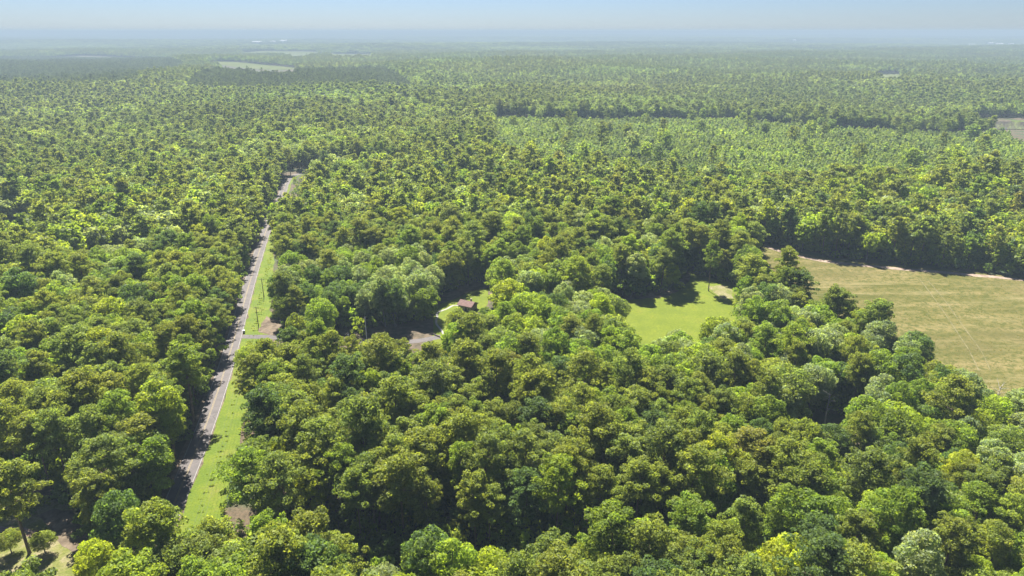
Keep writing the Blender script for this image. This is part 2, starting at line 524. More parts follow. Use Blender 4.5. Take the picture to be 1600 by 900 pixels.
C2 = ground_poly([(935, 452), (947, 460), (985, 463), (1025, 458), (1052, 452), (1060, 432), (1066, 424), (1080, 424), (1096, 428),
                  (1112, 436), (1168, 446), (1168, 470), (1146, 510), (1122, 545), (1087, 556), (1047, 557), (1037, 577), (1012, 580), (990, 568),
                  (960, 545), (925, 510)])
lw = sheet("lawn", C2, 4, 0.06, M_LAWN, wob=.5)
tag(lw, "sunlit bright green lawn in the clearing before the dark trees", "lawn", kind="structure")
for nm, pg, lb in (("shaded_bare_ground", [(940, 458), (985, 462), (1030, 456), (1055, 452), (1062, 455), (1040, 464), (1000, 469), (960, 468)], "bare earth strip under the trees at the back of the lawn"),
                   ("worn_ground", [(1104, 447), (1130, 446), (1143, 452), (1143, 466), (1128, 466), (1112, 458)], "worn tan earth beside the lone pine on the lawn"),
                   ("bare_ground_spot", [(1060, 446), (1066, 428), (1074, 424), (1080, 430), (1074, 440), (1066, 448)], "small brown bare spot at the far corner of the lawn")):
    o = sheet(nm, ground_poly(pg), 3, 0.10, M_YARD if nm == 'worn_ground' else M_STRAW, wob=.8)
    tag(o, lb, "bare ground", kind="structure")

C3 = ground_poly([(1150, 376), (1200, 383), (1240, 393), (1300, 405), (1400, 415), (1500, 424), (1600, 434), (1760, 452), (2000, 480),
                  (1900, 790), (1760, 750), (1600, 700), (1523, 660), (1461, 615), (1393, 580), (1334, 545), (1281, 530), (1212, 490), (1150, 470), (1130, 410)])
fd = sheet("hay_field", C3, 7, 0.06, M_FIELD, wob=.5)
tag(fd, "straw coloured field with green regrowth beside the woods", "field", kind="structure")
TR = resample(ground_poly([(1196, 386), (1240, 399), (1300, 411), (1400, 421), (1500, 429), (1600, 439), (1760, 457)]), 4)
tr = strip("dirt_track", TR, -3.2, 1.4, 0.12, M_TRACK, cols=2, wob=.5)
tag(tr, "pinkish dirt track along the far edge of the hay field", "track", kind="structure")
for pts in ([(1437, 437), (1462, 470), (1488, 508), (1512, 545), (1530, 580)], [(1449, 438), (1476, 470), (1503, 508), (1530, 545), (1548, 580)]):
    L_ = resample(ground_poly(pts), 4)
    strip("wheel_track", L_, -0.2, 0.2, 0.10, M_WEAR, fd, cols=1, wob=.16)

C5 = ground_poly([(-260, 770), (-60, 772), (30, 776), (70, 780), (112, 792), (128, 812), (160, 826), (178, 850), (170, 900), (150, 1010), (140, 1350), (-600, 1350), (-400, 1000)])
yd = sheet("yard_grass", C5, 2.5, 0.06, M_YARD, wob=.3)
tag(yd, "patchy grass yard under the lone tall pine", "grass", kind="structure")
for nm, pg, lb in (("yard_earth", [(60, 806), (84, 795), (112, 800), (132, 815), (160, 832), (164, 850), (140, 872), (105, 862), (88, 842), (74, 826)], "brown pine straw earth beside the yard grass"),
                   ("yard_earth_edge", [(-40, 783), (16, 778), (34, 783), (20, 790), (-40, 796)], "pinkish earth strip at the back of the yard grass"),
                   ("yard_sandy_path", [(-60, 826), (0, 824), (38, 828), (66, 832), (74, 840), (30, 838), (-60, 838)], "pale sandy strip crossing the yard grass")):
    o = sheet(nm, ground_poly(pg), 2, 0.10, M_DIRT if "sandy" in nm else M_STRAW, wob=.3)
    tag(o, lb, "bare ground", kind="structure")

C4 = ground_poly([(345, 868), (860, 874), (1000, 852), (1200, 846), (1220, 890), (1000, 925), (870, 965), (345, 955)])
C6 = ground_poly([(112, 420), (170, 408), (222, 398), (240, 425), (180, 446), (120, 458)])
C7 = ground_poly([(-40, 356), (60, 350), (85, 362), (60, 392), (-40, 405)])
C8 = ground_poly([(1225, 655), (1340, 650), (1352, 715), (1300, 735), (1218, 728)])
C9 = ground_poly([(900, 370), (960, 378), (1090, 380), (1120, 372), (1120, 392), (960, 402)])
V1 = [(388, 518), (445, 516), (520, 518), (580, 514), (650, 508), (672, 500), (674, 478), (690, 462), (735, 447), (768, 440), (778, 452),
      (760, 470), (745, 490), (722, 500), (704, 515), (700, 535), (676, 542), (640, 518), (560, 525), (540, 535), (500, 527), (385, 530)]
V2 = [(945, 462), (985, 466), (1025, 460), (1055, 452), (1060, 436), (1066, 424), (1080, 424), (1110, 437), (1137, 446), (1162, 448), (1162, 466), (1137, 470), (1110, 478),
      (1087, 492), (1047, 490), (1035, 507), (1012, 507), (990, 496), (960, 476)]
V3 = [(1176, 378), (1195, 382), (1240, 392), (1300, 404), (1400, 414), (1500, 423), (1600, 434), (1760, 452), (1760, 640), (1600, 583), (1564, 567), (1523, 555),
      (1508, 539), (1461, 514), (1421, 495), (1393, 489), (1365, 464), (1334, 452), (1281, 449), (1240, 421), (1188, 404)]
V5 = [(-200, 762), (30, 762), (80, 768), (112, 792), (128, 812), (160, 826), (150, 850), (130, 900), (-200, 960)]
HOLES = [C4, C6, C7, C8, JG] + lifted(V1, 21, 7) + lifted(V2, 26, 8) + lifted([(387, 520), (391, 490), (398, 455), (408, 415), (416, 410), (419, 460), (422, 485), (434, 500), (438, 514)], 18, 7) + lifted(V3, 25, 7) + lifted(V5, 22, 7)

far_fields = [
    ("pasture", [(316, 96.5), (350, 96.5), (390, 99), (462, 106), (470, 108.5), (430, 109.5), (390, 107.5), (340, 101)], "pale green pasture before the dark pine plantation", M_FAR_FIELD),
    ("pasture", [(370, 82), (420, 79.5), (500, 81.5), (505, 85), (462, 90), (440, 86.5)], "distant pale pasture above the nearer one", M_FAR_FIELD),
    ("pasture", [(515, 84), (580, 84.5), (582, 88.5), (520, 88)], "thin pale pasture strip beyond the plantation", M_FAR_FIELD),
    ("pasture", [(1364, 116), (1406, 116), (1408, 124), (1378, 124)], "small pale pasture opening in the distant woods", M_FAR_FIELD),
    ("pasture", [(1580, 189), (1700, 190), (1700, 203), (1590, 200)], "bright green pasture beside the muddy pond", M_GREEN_FIELD)]
for nm, pg, lb, mt in far_fields:
    pl = ground_poly(pg)
    o = sheet(nm, pl, 40 if pg[0][1] < 130 else 12, 0.6, mt, wob=1)
    tag(o, lb, "field", "fields opening in the distant woods", kind="structure")
    HOLES += lifted(pg)
a = np.linspace(0, 2 * math.pi, 40, endpoint=False)
wv = np.column_stack([POND[0] + POND[2] * 0.95 * np.cos(a) * (1 + .12 * np.sin(3 * a)), POND[1] + POND[3] * 0.9 * np.sin(a) * (1 + .1 * np.cos(2 * a)), np.full(40, POND[4] - .6)])
o = link("pond", mesh_from("pond", wv, [tuple(range(40))], [M_WATER]))
tag(o, "muddy brown pond at the far edge of the woods", "pond", kind="structure")
bk = np.column_stack([POND[0] + POND[2] * 1.03 * np.cos(a), POND[1] + 4 + POND[3] * 1.02 * np.sin(a)])
o = sheet("pond_bank", bk, 9, 0.12, M_STRAW)
tag(o, "bare earth bank around the muddy pond", "bank", kind="structure")
HOLES.append(bk)
HOLES += lifted([(1516, 185), (1580, 184), (1640, 190), (1640, 205), (1590, 200), (1560, 197), (1530, 193)], 12, 5)

P1 = lifted([(292, 141), (345, 114), (600, 111), (648, 143)], 14, 4)
P2 = lifted([(-150, 136), (-150, 95), (0, 92), (130, 87), (262, 93), (290, 108), (200, 131)], 14, 4)
P3 = lifted([(770, 189), (1130, 189), (1300, 204), (1750, 216), (1750, 250), (1300, 262), (1000, 254), (850, 240), (770, 220)], 26, 5)
def in_any(x, y, polys):
    m_ = np.zeros(len(x), bool)
    for p_ in polys: m_ |= in_poly(x, y, p_)
    return m_

# ------------------------------------------------------------------ tree shapes
def leaf_tris(r, centers, radii, n_each, size, squash=0.8, jitter=0.55, lo=-0.35):
    """triangular leaf sprays on the outer shell of each bough; returns verts (k,3,3) and a tone per triangle"""
    V = []; T = []
    for c, rad in zip(centers, radii):
        n = max(3, int(n_each * (rad / np.mean(radii)) ** 1.6))
        z = r.uniform(lo, 1, n); ph = r.uniform(0, 2 * math.pi, n)
        s = np.sqrt(1 - z * z)
        d = np.column_stack([s * np.cos(ph), s * np.sin(ph), z])
        pos = c + d * rad * r.uniform(0.72, 1.08, n)[:, None] * (1, 1, squash)
        nn = d + r.normal(0, jitter, (n, 3)); nn /= np.linalg.norm(nn, axis=1)[:, None]
        u = np.cross(nn, r.normal(0, 1, (n, 3))); u /= np.linalg.norm(u, axis=1)[:, None]
        w = np.cross(nn, u)
        sz = size * r.uniform(0.6, 1.35, n)[:, None]
        a = pos + u * sz * 0.75
        b = pos - u * sz * 0.35 + w * sz * 0.5
        cc = pos - u * sz * 0.35 - w * sz * 0.5
        V.append(np.stack([a, b, cc], 1))
        t = r.uniform(0.8, 1.2) * r.uniform(0.82, 1.18, n)
        g = r.uniform(-0.05, 0.04)
        T.append(np.column_stack([t * (1 + g), t, t * (1 - g)]))
    return np.concatenate(V), np.concatenate(T)

def broad_boughs(r, H, Rr, n, low=0.28, rb=0.27, elong=1.0):
    """bough centres over an irregular dome"""
    zc = H * (low + 1) / 2; hz = H * (1 - low) / 2
    out = []; rad = []
    ph0 = r.uniform(0, 6.28)
    ax = r.uniform(0.85, 1.15)
    lob = r.uniform(0, 6.28, 3)
    for i in range(n):
        z = 1 - (i + 0.5) / n * 1.72
        z = np.clip(z + r.uniform(-.08, .08), -.85, 1)
        ph = ph0 + i * 2.39996 + r.uniform(-.25, .25)
        k = math.sqrt(max(0.0, 1 - z * z)) ** 0.8
        rr_ = Rr * k * (1 + 0.13 * math.sin(3 * ph + lob[0]) + 0.10 * math.sin(5 * ph + lob[1])) * r.uniform(.80, 1.05)
        b = Rr * rb * r.uniform(0.72, 1.25)
        out.append((rr_ * math.cos(ph) * ax * .80, rr_ * math.sin(ph) / ax * .80, zc + hz * z * .86 * (1 + .07 * math.sin(2 * ph + lob[2]))))
        rad.append(b)
    for i in range(n // 5):
        out.append((r.normal(0, Rr * .3), r.normal(0, Rr * .3), zc + r.uniform(-.5, .5) * hz)); rad.append(Rr * rb * 1.1)
    return np.array(out), np.array(rad)

def pine_boughs(r, H, Rr, n, low=0.45):
    """tufts carried toward the ends of whorled branches; flat-topped open crown"""
    out = []; rad = []; limbs = []
    lean = r.uniform(0, 6.28)
    for i in range(n):
        t = (i + .5) / n
        z = H * (low + (0.965 - low) * t ** 0.85)
        prof = math.sin(math.pi * min(1, (t * .82 + .20))) ** 0.6
        L = Rr * prof * r.uniform(.62, 1.08) * (1 + .18 * math.cos(i * 2.4 - lean))
        ph = i * 2.39996 + r.uniform(-.4, .4)
        up = r.uniform(.02, .30) + .25 * t
        limbs.append((z, ph, L, up))
        k = 4 if L > Rr * .55 else 3
        for f in np.linspace(.38, 1.0, k):
            side = r.uniform(-.22, .22) * L
            x = math.cos(ph) * L * f - math.sin(ph) * side; y = math.sin(ph) * L * f + math.cos(ph) * side
            out.append((x, y, z + L * f * up + r.uniform(-.5, .5)))
            rad.append(Rr * r.uniform(.12, .21))
    for _ in range(5):
        out.append((r.normal(0, Rr * .16), r.normal(0, Rr * .16), H * r.uniform(.93, .99))); rad.append(Rr * .22)
    return np.array(out), np.array(rad), limbs

def crown_mesh(name, V, T, mat):
    n = len(V)
    me = mesh_from(name, V.reshape(-1, 3), np.arange(n * 3).reshape(-1, 3), [mat])
    at = me.attributes.new("tone", 'FLOAT_COLOR', 'FACE')
    at.data.foreach_set("color", np.column_stack([T, np.ones(n)]).astype(np.float32).ravel())
    return me

def trunk_geo(r, H, r0, limbs, sides=7, bend=.35):
    V = []; Fc = []
    zz = np.array([-0.6, 0.0, .6, H * .25, H * .5, H * .75, H * .95])
    bx, by = r.normal(0, bend, 2)
    pts = np.column_stack([bx * np.sin(zz / H * 2.6), by * np.sin(zz / H * 2.1), zz])
    rad = r0 * np.array([1.5, 1.35, 1.0, .82, .62, .36, .08])
    tube(V, Fc, pts, rad, sides)
    for z, ph, L, up in limbs:
        x0 = np.interp(z, zz, pts[:, 0]); y0 = np.interp(z, zz, pts[:, 1])
        b = max(.05, .32 * np.interp(z, zz, rad) + .03)
        e = np.array([math.cos(ph), math.sin(ph), up]) * L * .95
        p = np.array([x0, y0, z])
        tube(V, Fc, [p, p + e * .5 + (0, 0, -.03 * L), p + e], [b, b * .6, b * .2], 4)
    return np.vstack(V), Fc

KINDS = {}
def make_variants(kind, count, H, Rr, nb, nper, size, low, rb=.27, jitter=.55, squash=.8, limbs_n=10, r0=.35, sides=7, seed=0, variants_h=.1):
    """list of (crown mesh, trunk mesh, merged mesh)"""
    L = []
    for k in range(count):
        r = np.random.default_rng(seed + k * 17 + len(kind))
        h = H * r.uniform(1 - variants_h, 1 + variants_h); R_ = Rr * r.uniform(.88, 1.12)
        if k % 3 == 2 and kind.startswith('broad'): h *= 1.12; R_ *= .78
        if kind.startswith('pine'):
            c, rad, limbs = pine_boughs(r, h, R_, nb, low + r.uniform(-.06, .06))
            mat, bark = M_NEEDLE, M_BARK_P
            limbs = limbs[::2] if limbs_n > 6 else limbs[::6]
        else:
            c, rad = broad_boughs(r, h, R_, nb, low + r.uniform(-.05, .08), rb)
            mat, bark = M_LEAF, M_BARK_B
            limbs = [(h * r.uniform(.28, .7), r.uniform(0, 6.28), R_ * r.uniform(.5, .8), r.uniform(.5, 1.1)) for _ in range(limbs_n)]
        V, T = leaf_tris(r, c, rad, nper, size, squash, jitter)
        cm = crown_mesh(kind + "_crown", V, T, mat)
        tv, tf = trunk_geo(r, h, r0, limbs, sides)
        tm = mesh_from(kind + "_trunk", tv, np.array(tf), [bark], True)
        # merged for distant, uncounted trees
        nv = len(V) * 3
        faces = [tuple(x) for x in np.arange(nv).reshape(-1, 3).tolist()] + [tuple(int(a_) + nv for a_ in f) for f in tf]
        mm = mesh_from(kind + "_tree", np.vstack([V.reshape(-1, 3), tv]), faces, [mat, bark],
                       face_mats=np.concatenate([np.zeros(len(V), int), np.ones(len(tf), int)]))
        at = mm.attributes.new("tone", 'FLOAT_COLOR', 'FACE')
        TT = np.vstack([np.column_stack([T, np.ones(len(V))]), np.ones((len(tf), 4))])
        at.data.foreach_set("color", TT.astype(np.float32).ravel())
        L.append((cm, tm, mm))
    KINDS[kind] = L
    return L

make_variants('pine0', 8, 25, 5.9, 36, 74, .38, .46, jitter=.9, squash=.8, limbs_n=15, r0=.34, seed=100)
make_variants('broad0', 8, 20, 6.3, 50, 185, .42, .22, limbs_n=9, r0=.36, seed=300, variants_h=.12)
make_variants('pine1', 5, 25, 5.8, 24, 12, 1.0, .42, jitter=.7, squash=.75, limbs_n=4, r0=.34, sides=4, seed=500)
make_variants('broad1', 5, 20, 5.9, 34, 24, 1.15, .25, limbs_n=3, r0=.36, sides=4, seed=700)
make_variants('pine2', 4, 24, 5.6, 9, 5, 2.0, .45, jitter=.6, squash=.8, limbs_n=1, r0=.3, sides=3, seed=900)
make_variants('broad2', 4, 20, 5.9, 16, 9, 2.1, .3, limbs_n=1, r0=.3, sides=3, seed=1100)
make_variants('shrub', 4, 5.5, 2.8, 14, 26, .6, .02, limbs_n=3, r0=.09, sides=4, seed=1300)

def cone_variants():
    L = []
    for k in range(3):
        r = np.random.default_rng(2000 + k)
        c = []; rad = []
        for i in range(14):
            t = i / 13
            ph = i * 2.4; rr_ = 2.3 * (1 - t) ** .8
            c.append((rr_ * .6 * math.cos(ph), rr_ * .6 * math.sin(ph), 1.0 + 7.6 * t)); rad.append(.55 + 1.1 * (1 - t))
        V, T = leaf_tris(r, np.array(c), np.array(rad), 8, 1.2, .8, .5)
        L.append((None, None, crown_mesh("young_pine", V, T, M_NEEDLE)))
    KINDS['cone'] = L
cone_variants()

def cluster_variants(name, n, side, H, seed, size, m_tris):
    """a patch of distant canopy: n small crowns"""
    L = []
    for k in range(5):
        r = np.random.default_rng(seed + k)
        q = int(math.sqrt(n))
        gx, gy = np.meshgrid(np.arange(q), np.arange(q))
        p = (np.column_stack([gx.ravel(), gy.ravel()]) + .5 + r.uniform(-.4, .4, (q * q, 2))) / q * side - side / 2
        hh = H * r.uniform(.62, 1.12, q * q)
        c = np.column_stack([p, hh - side / q * .5])
        V, T = leaf_tris(r, c, side / q * r.uniform(.5, .8, q * q), m_tris, size, 1.0, .35, -.5)
        L.append((None, None, crown_mesh(name, V, T, M_LEAF)))
    KINDS[name] = L
cluster_variants('patch', 36, 62, 21, 3000, 4.5, 26)
cluster_variants('bigpatch', 64, 190, 24, 3100, 16, 12)

# ------------------------------------------------------------------ forests of uncounted trees (geometry nodes)
def forest(name, label, cat, kinds, pts, rot, scl, idx, tint):
    """one object: points carrying rotation, scale, shape index and tint; each point shows one of the tree shapes"""
    n = len(pts)
    me = bpy.data.meshes.new(name)
    me.vertices.add(n)
    me.vertices.foreach_set("co", np.asarray(pts, np.float32).ravel())
    for nm, ty, key, dat in (("rot", 'FLOAT_VECTOR', 'vector', rot), ("scl", 'FLOAT_VECTOR', 'vector', scl),
                             ("tint", 'FLOAT_COLOR', 'color', tint)):
        a_ = me.attributes.new(nm, ty, 'POINT'); a_.data.foreach_set(key, np.asarray(dat, np.float32).ravel())
    a_ = me.attributes.new("idx", 'INT', 'POINT'); a_.data.foreach_set("value", np.asarray(idx, np.int32))
    o = link(name, me)
    tag(o, label, cat, kind="stuff")
    ng = bpy.data.node_groups.new(name + "_nodes", 'GeometryNodeTree')
    ng.interface.new_socket("Geometry", in_out='INPUT', socket_type='NodeSocketGeometry')
    ng.interface.new_socket("Geometry", in_out='OUTPUT', socket_type='NodeSocketGeometry')
    N = ng.nodes; Lk = ng.links
    gi = N.new("NodeGroupInput"); go = N.new("NodeGroupOutput")
    g2i = N.new("GeometryNodeGeometryToInstance")
    for me_src in kinds[::-1]:
        src = bpy.data.objects.new(me_src.name + "_shape", me_src)     # shape only, not placed in the scene
        oi = N.new("GeometryNodeObjectInfo"); oi.transform_space = 'ORIGINAL'
        oi.inputs['Object'].default_value = src
        oi.inputs['As Instance'].default_value = False
        Lk.new(oi.outputs['Geometry'], g2i.inputs[0])
    def attr(nm, ty):
        a2 = N.new("GeometryNodeInputNamedAttribute"); a2.data_type = ty; a2.inputs['Name'].default_value = nm
        return a2.outputs['Attribute']
    ip = N.new("GeometryNodeInstanceOnPoints")
    Lk.new(gi.outputs[0], ip.inputs['Points']); Lk.new(g2i.outputs[0], ip.inputs['Instance'])
    ip.inputs['Pick Instance'].default_value = True
    Lk.new(attr("idx", 'INT'), ip.inputs['Instance Index'])
    e2r = N.new("FunctionNodeEulerToRotation")
    Lk.new(attr("rot", 'FLOAT_VECTOR'), e2r.inputs[0]); Lk.new(e2r.outputs[0], ip.inputs['Rotation'])
    Lk.new(attr("scl", 'FLOAT_VECTOR'), ip.inputs['Scale'])
    Lk.new(ip.outputs[0], go.inputs[0])
    mod = o.modifiers.new("trees", 'NODES'); mod.node_group = ng
    return o

# tints (leaf base colours)
TINTS = {
    'olive green': (0.166, 0.198, 0.036), 'dull green': (0.140, 0.182, 0.042), 'dark green': (0.084, 0.130, 0.036),
    'mid green': (0.142, 0.200, 0.028), 'bright green': (0.192, 0.248, 0.028), 'yellow green': (0.228, 0.268, 0.024),
    'silvery green': (0.190, 0.232, 0.115), 'bronze green': (0.176, 0.188, 0.042)}
TN = list(TINTS)
TC = np.array([TINTS[t] for t in TN])
W_PINE = np.array([.50, .27, .08, .11, .02, .01, 0, .01])
W_BROAD = np.array([.12, .12, .13, .32, .19, .03, .09, .00])
def low_noise(x, y, s, ph=0.0):
    return (np.sin(x / s + 1.3 * np.sin(y / s * .8 + ph) + ph) + np.sin(y / s * 1.1 + 1.7 * np.sin(x / s * .7 + 2 * ph)) ) * .5

def road_side(x, y):
    """signed distance to the road, positive on its right; also distance to the side road"""
    D = np.full(len(x), 1e9); S = np.zeros(len(x))
    nr = offsets(ROAD)
    near = (np.abs(y) < 900) & (np.abs(x) < 900)
    ii = np.where(near)[0]
    for a0 in range(0, len(ii), 20000):
        k = ii[a0:a0 + 20000]
        d2 = (x[k][:, None] - ROAD[None, :, 0]) ** 2 + (y[k][:, None] - ROAD[None, :, 1]) ** 2
        m_ = d2.argmin(1)
        D[k] = np.sqrt(d2[np.arange(len(k)), m_])
        S[k] = np.sign((x[k] - ROAD[m_, 0]) * nr[m_, 0] + (y[k] - ROAD[m_, 1]) * nr[m_, 1])
    return D * np.where(S == 0, 1, S)

def dist_line(x, y, L_):
    D = np.full(len(x), 1e9)
    for p in L_: D = np.minimum(D, np.hypot(x - p[0], y - p[1]))
    return D

def scatter(s, rmin, rmax, hw=0.86, pad=45, jit=.36, dense_row=1.0):
    """jittered rows of candidate spots over the part of the country in view"""
    n = int(rmax / s) + 1
    xs = []; ys = []; rows = []
    j0 = int(60 / s)
    for j in range(j0, n + 1):
        y = j * s
        w = y * hw + pad
        k = np.arange(-int(w / s), int(w / s) + 1)
        x = (k + (.5 if j % 2 else 0)) * s
        xs.append(x); ys.append(np.full(len(x), y)); rows.append(np.full(len(x), j))
    x = np.concatenate(xs); y = np.concatenate(ys); row = np.concatenate(rows)
    x = x + rng.uniform(-jit, jit, len(x)) * s; y = y + rng.uniform(-jit, jit, len(x)) * s
    k = (y >= rmin) & (y < rmax)
    return x[k], y[k], row[k]

def free_of(x, y, holes=True):
    ok = np.ones(len(x), bool)
    for h in HOLES: ok &= ~in_poly(x, y, h)
    return ok

# --- main woods, out to 3.4 km
x, y, row = scatter(7.7, 78, 1500)
x2, y2, row2 = scatter(9.8, 1500, 5000)
x = np.concatenate([x, x2]); y = np.concatenate([y, y2]); row = np.concatenate([row, row2 + 500])
ok = free_of(x, y)
sd_ = road_side(x, y)
vr_at = np.interp(y, [100, 121, 131, 200, 230, 300, 330, 410, 430, 470, 490, 600], [8, 8, 21.5, 20, 15, 16.5, 21, 16, 9, 9, 25, 27])
ok &= ~((sd_ > np.interp(y, [150, 190, 270, 310], [-4.9, -4.2, -4.2, -4.9])) & (sd_ < vr_at))
ok &= dist_line(x, y, SIDE[::2]) > 5.0
plantation = in_any(x, y, P1 + P2)
young = in_any(x, y, P3)
ok &= ~plantation
ok &= ~(young & (rng.random(len(x)) > .015))
far_ = np.hypot(x, y)
gapn = low_noise(x, y, 150, 3.1)
ok &= ~((far_ > 420) & (far_ < 1600) & (np.abs(gapn - .25) < .035))          # rides and stream lines
gapn = low_noise(x, y, 420, 5.1)
ok &= ~((far_ > 1300) & (np.abs(gapn - .1) < .035))
x, y, row, sd_ = x[ok], y[ok], row[ok], sd_[ok]
z = terrain(x, y)
# where on the photo each spot lies
def project(x, y, z):
    dz = z - CAM_H
    w = y * _cp - dz * _sp
    return 800 + F * x / w, 450 - F * (y * _sp + dz * _cp) / w
bx, by = project(x, y, z)
# woods by kind of tree
pine_p = np.full(len(x), .42) + .35 * low_noise(x, y, 75, 1.0)
def zone(poly_px, val):
    m_ = in_poly(bx, by, poly_px)
    pine_p[m_] = val
zone([(330, 580), (700, 580), (1180, 700), (1200, 870), (900, 930), (340, 960)], .88)
zone([(-300, 560), (340, 560), (330, 700), (200, 900), (-300, 900)], .52)
zone([(700, 480), (1130, 500), (1700, 680), (1700, 860), (1250, 860), (1120, 690), (900, 660), (700, 600)], .10)
zone([(400, 440), (670, 440), (676, 522), (400, 530)], .06)
zone([(420, 300), (900, 330), (900, 440), (420, 440)], .55)
zone([(1190, 300), (1800, 330), (1800, 470), (1190, 400)], .50)
zone([(860, 880), (1150, 880), (1150, 1150), (860, 1150)], .85)
zone([(1150, 850), (1700, 850), (1700, 1150), (1150, 1150)], .25)
zone([(200, 925), (860, 925), (860, 1200), (200, 1200)], .70)
pine_p[(sd_ < 0) & (sd_ > -34)] = .90
pine_p[(sd_ > 0) & (sd_ < 22) & (y > 320)] = .75
pine = rng.random(len(x)) < pine_p
# tints
def pick_tint(pine_mask):
    u = rng.random(len(pine_mask))
    cp_, cb_ = np.cumsum(W_PINE / W_PINE.sum()), np.cumsum(W_BROAD / W_BROAD.sum())
    return np.where(pine_mask, np.searchsorted(cp_, u), np.searchsorted(cb_, u)).clip(0, len(TN) - 1)
ti = pick_tint(pine)
patchy = low_noise(x, y, 48, 2.2)
sw = (~pine) & (patchy > .45) & (rng.random(len(x)) < .30); ti[sw] = np.where(rng.random(sw.sum()) < .6, TN.index('bright green'), TN.index('yellow green'))
sw = (~pine) & (patchy < -.5) & (rng.random(len(x)) < .4); ti[sw] = TN.index('silvery green')
sw = in_poly(bx, by, [(400, 400), (690, 400), (690, 525), (400, 525)]) & ~pine; ti[sw] = rng.choice([TN.index('mid green'), TN.index('dark green'), TN.index('silvery green')], sw.sum(), p=[.45, .33, .22])
sw = in_poly(bx, by, [(560, 430), (680, 430), (680, 525), (560, 525)]) & ~pine & (rng.random(len(x)) < .55); ti[sw] = TN.index('silvery green')
tint = TC[ti] * rng.uniform(.88, 1.12, (len(x), 1)) * rng.uniform(.97, 1.03, (len(x), 3))
stand = np.stack([1 + .10 * low_noise(x, y, 130, .9), 1 + .07 * low_noise(x, y, 170, 2.9), np.ones(len(x))], 1)
haze_mean = np.where(pine[:, None], np.array([(0.102, 0.132, 0.052)]), np.array([(0.126, 0.166, 0.064)])) * stand
far_k = (.62 * _smooth(330, 1300, np.hypot(x, y)))[:, None]  # distance blends tints to a duller, bluer mean: haze painted into the leaves
tint = tint * (1 - far_k) + haze_mean * far_k
size = np.clip(rng.normal(1.0, .15, len(x)), .62, 1.32)
size *= 1 + .10 * low_noise(x, y, 60, .3) + _smooth(350, 900, np.hypot(x, y)) * .16 * low_noise(x, y, 210, 1.7)
size = size.clip(.55, 1.5)
wide = rng.uniform(.88, 1.2, len(x)) * np.where(size < .8, 1.05, 1)
rotz = rng.uniform(0, 6.28, len(x))
dist = np.hypot(x, y)

# --- the individual trees: of each kind the 300 that show largest
infr = (bx > -70) & (bx < 1670) & (by < 1040)
# a tree whose foot is out of frame still shows if its top is in it
tx, ty_ = project(x, y, z + np.where(pine, 24, 19) * size)
infr &= (ty_ < 890) & (tx > -45) & (tx < 1645)
pid = np.where(infr & pine)[0]; pid = pid[np.argsort(dist[pid])][:278]
bid = np.where(infr & ~pine)[0]; bid = bid[np.argsort(dist[bid])][:292]
single = np.zeros(len(x), bool); single[pid] = True; single[bid] = True

ORD = ("first second third fourth fifth sixth seventh eighth ninth tenth eleventh twelfth thirteenth fourteenth fifteenth sixteenth "
       "seventeenth eighteenth nineteenth twentieth").split()
def ordinal(k):
    if k <= 20: return ORD[k - 1]
    t, o_ = divmod(k, 10)
    tens = {2: 'twenty', 3: 'thirty', 4: 'forty', 5: 'fifty'}[t]
    return (tens[:-1] + 'ieth') if o_ == 0 else tens + '-' + ORD[o_ - 1]

def wood_of(i):
    if sd_[i] < 0: return 'wood left of the road'
    if by[i] > 900 and y[i] < 142: return 'nearest wood'
    if bx[i] > 1180 and by[i] < 840: return 'wood below the hay field'
    return 'wood right of the road'
woods = {}
for i in np.where(single)[0]:
    woods.setdefault((wood_of(i), int(row[i])), []).append(i)
rows_of = {}
for (w, r_) in woods: rows_of.setdefault(w, set()).add(r_)
rows_of = {w: sorted(v) for w, v in rows_of.items()}

def place_tree(name, crown, trunk, loc, rot, sc, tcol, label, cat, group):
    t = empty(name, loc, rot)
    t.scale = sc
    tag(t, label, cat, group)
    c_ = link("crown", crown, t); c_['tint'] = tuple(float(q) for q in tcol)
    link("trunk", trunk, t)
    return t

for (w, r_), ids in woods.items():
    rk = rows_of[w].index(r_) + 1
    left = w == 'wood left of the road'
    ids.sort(key=lambda i: (-x[i] if left else x[i]))
    for n_, i in enumerate(ids, 1):
        p = bool(pine[i])
        v_ = int(rng.integers(8))
        cm, tm, _ = KINDS['pine0' if p else 'broad0'][v_]
        hs = size[i]
        stat = 'tall' if hs > 1.12 else ('small' if hs < .86 else '')
        side_w = 'from the road' if w in ('wood left of the road', 'wood right of the road') else 'from the left'
        lb = f"{stat} {TN[ti[i]]} {'pine' if p else 'leafy tree'}, {ordinal(n_)} {side_w}, {'front' if rk == 1 else ordinal(rk)} row, {w}".strip()
        place_tree('pine_tree' if p else 'broadleaf_tree', cm, tm, (x[i], y[i], z[i] - .1), rotz[i],
                   (wide[i] * hs, wide[i] * hs, hs), tint[i], lb, 'pine tree' if p else 'tree',
                   ('pines in the ' if p else 'leafy trees in the ') + w)

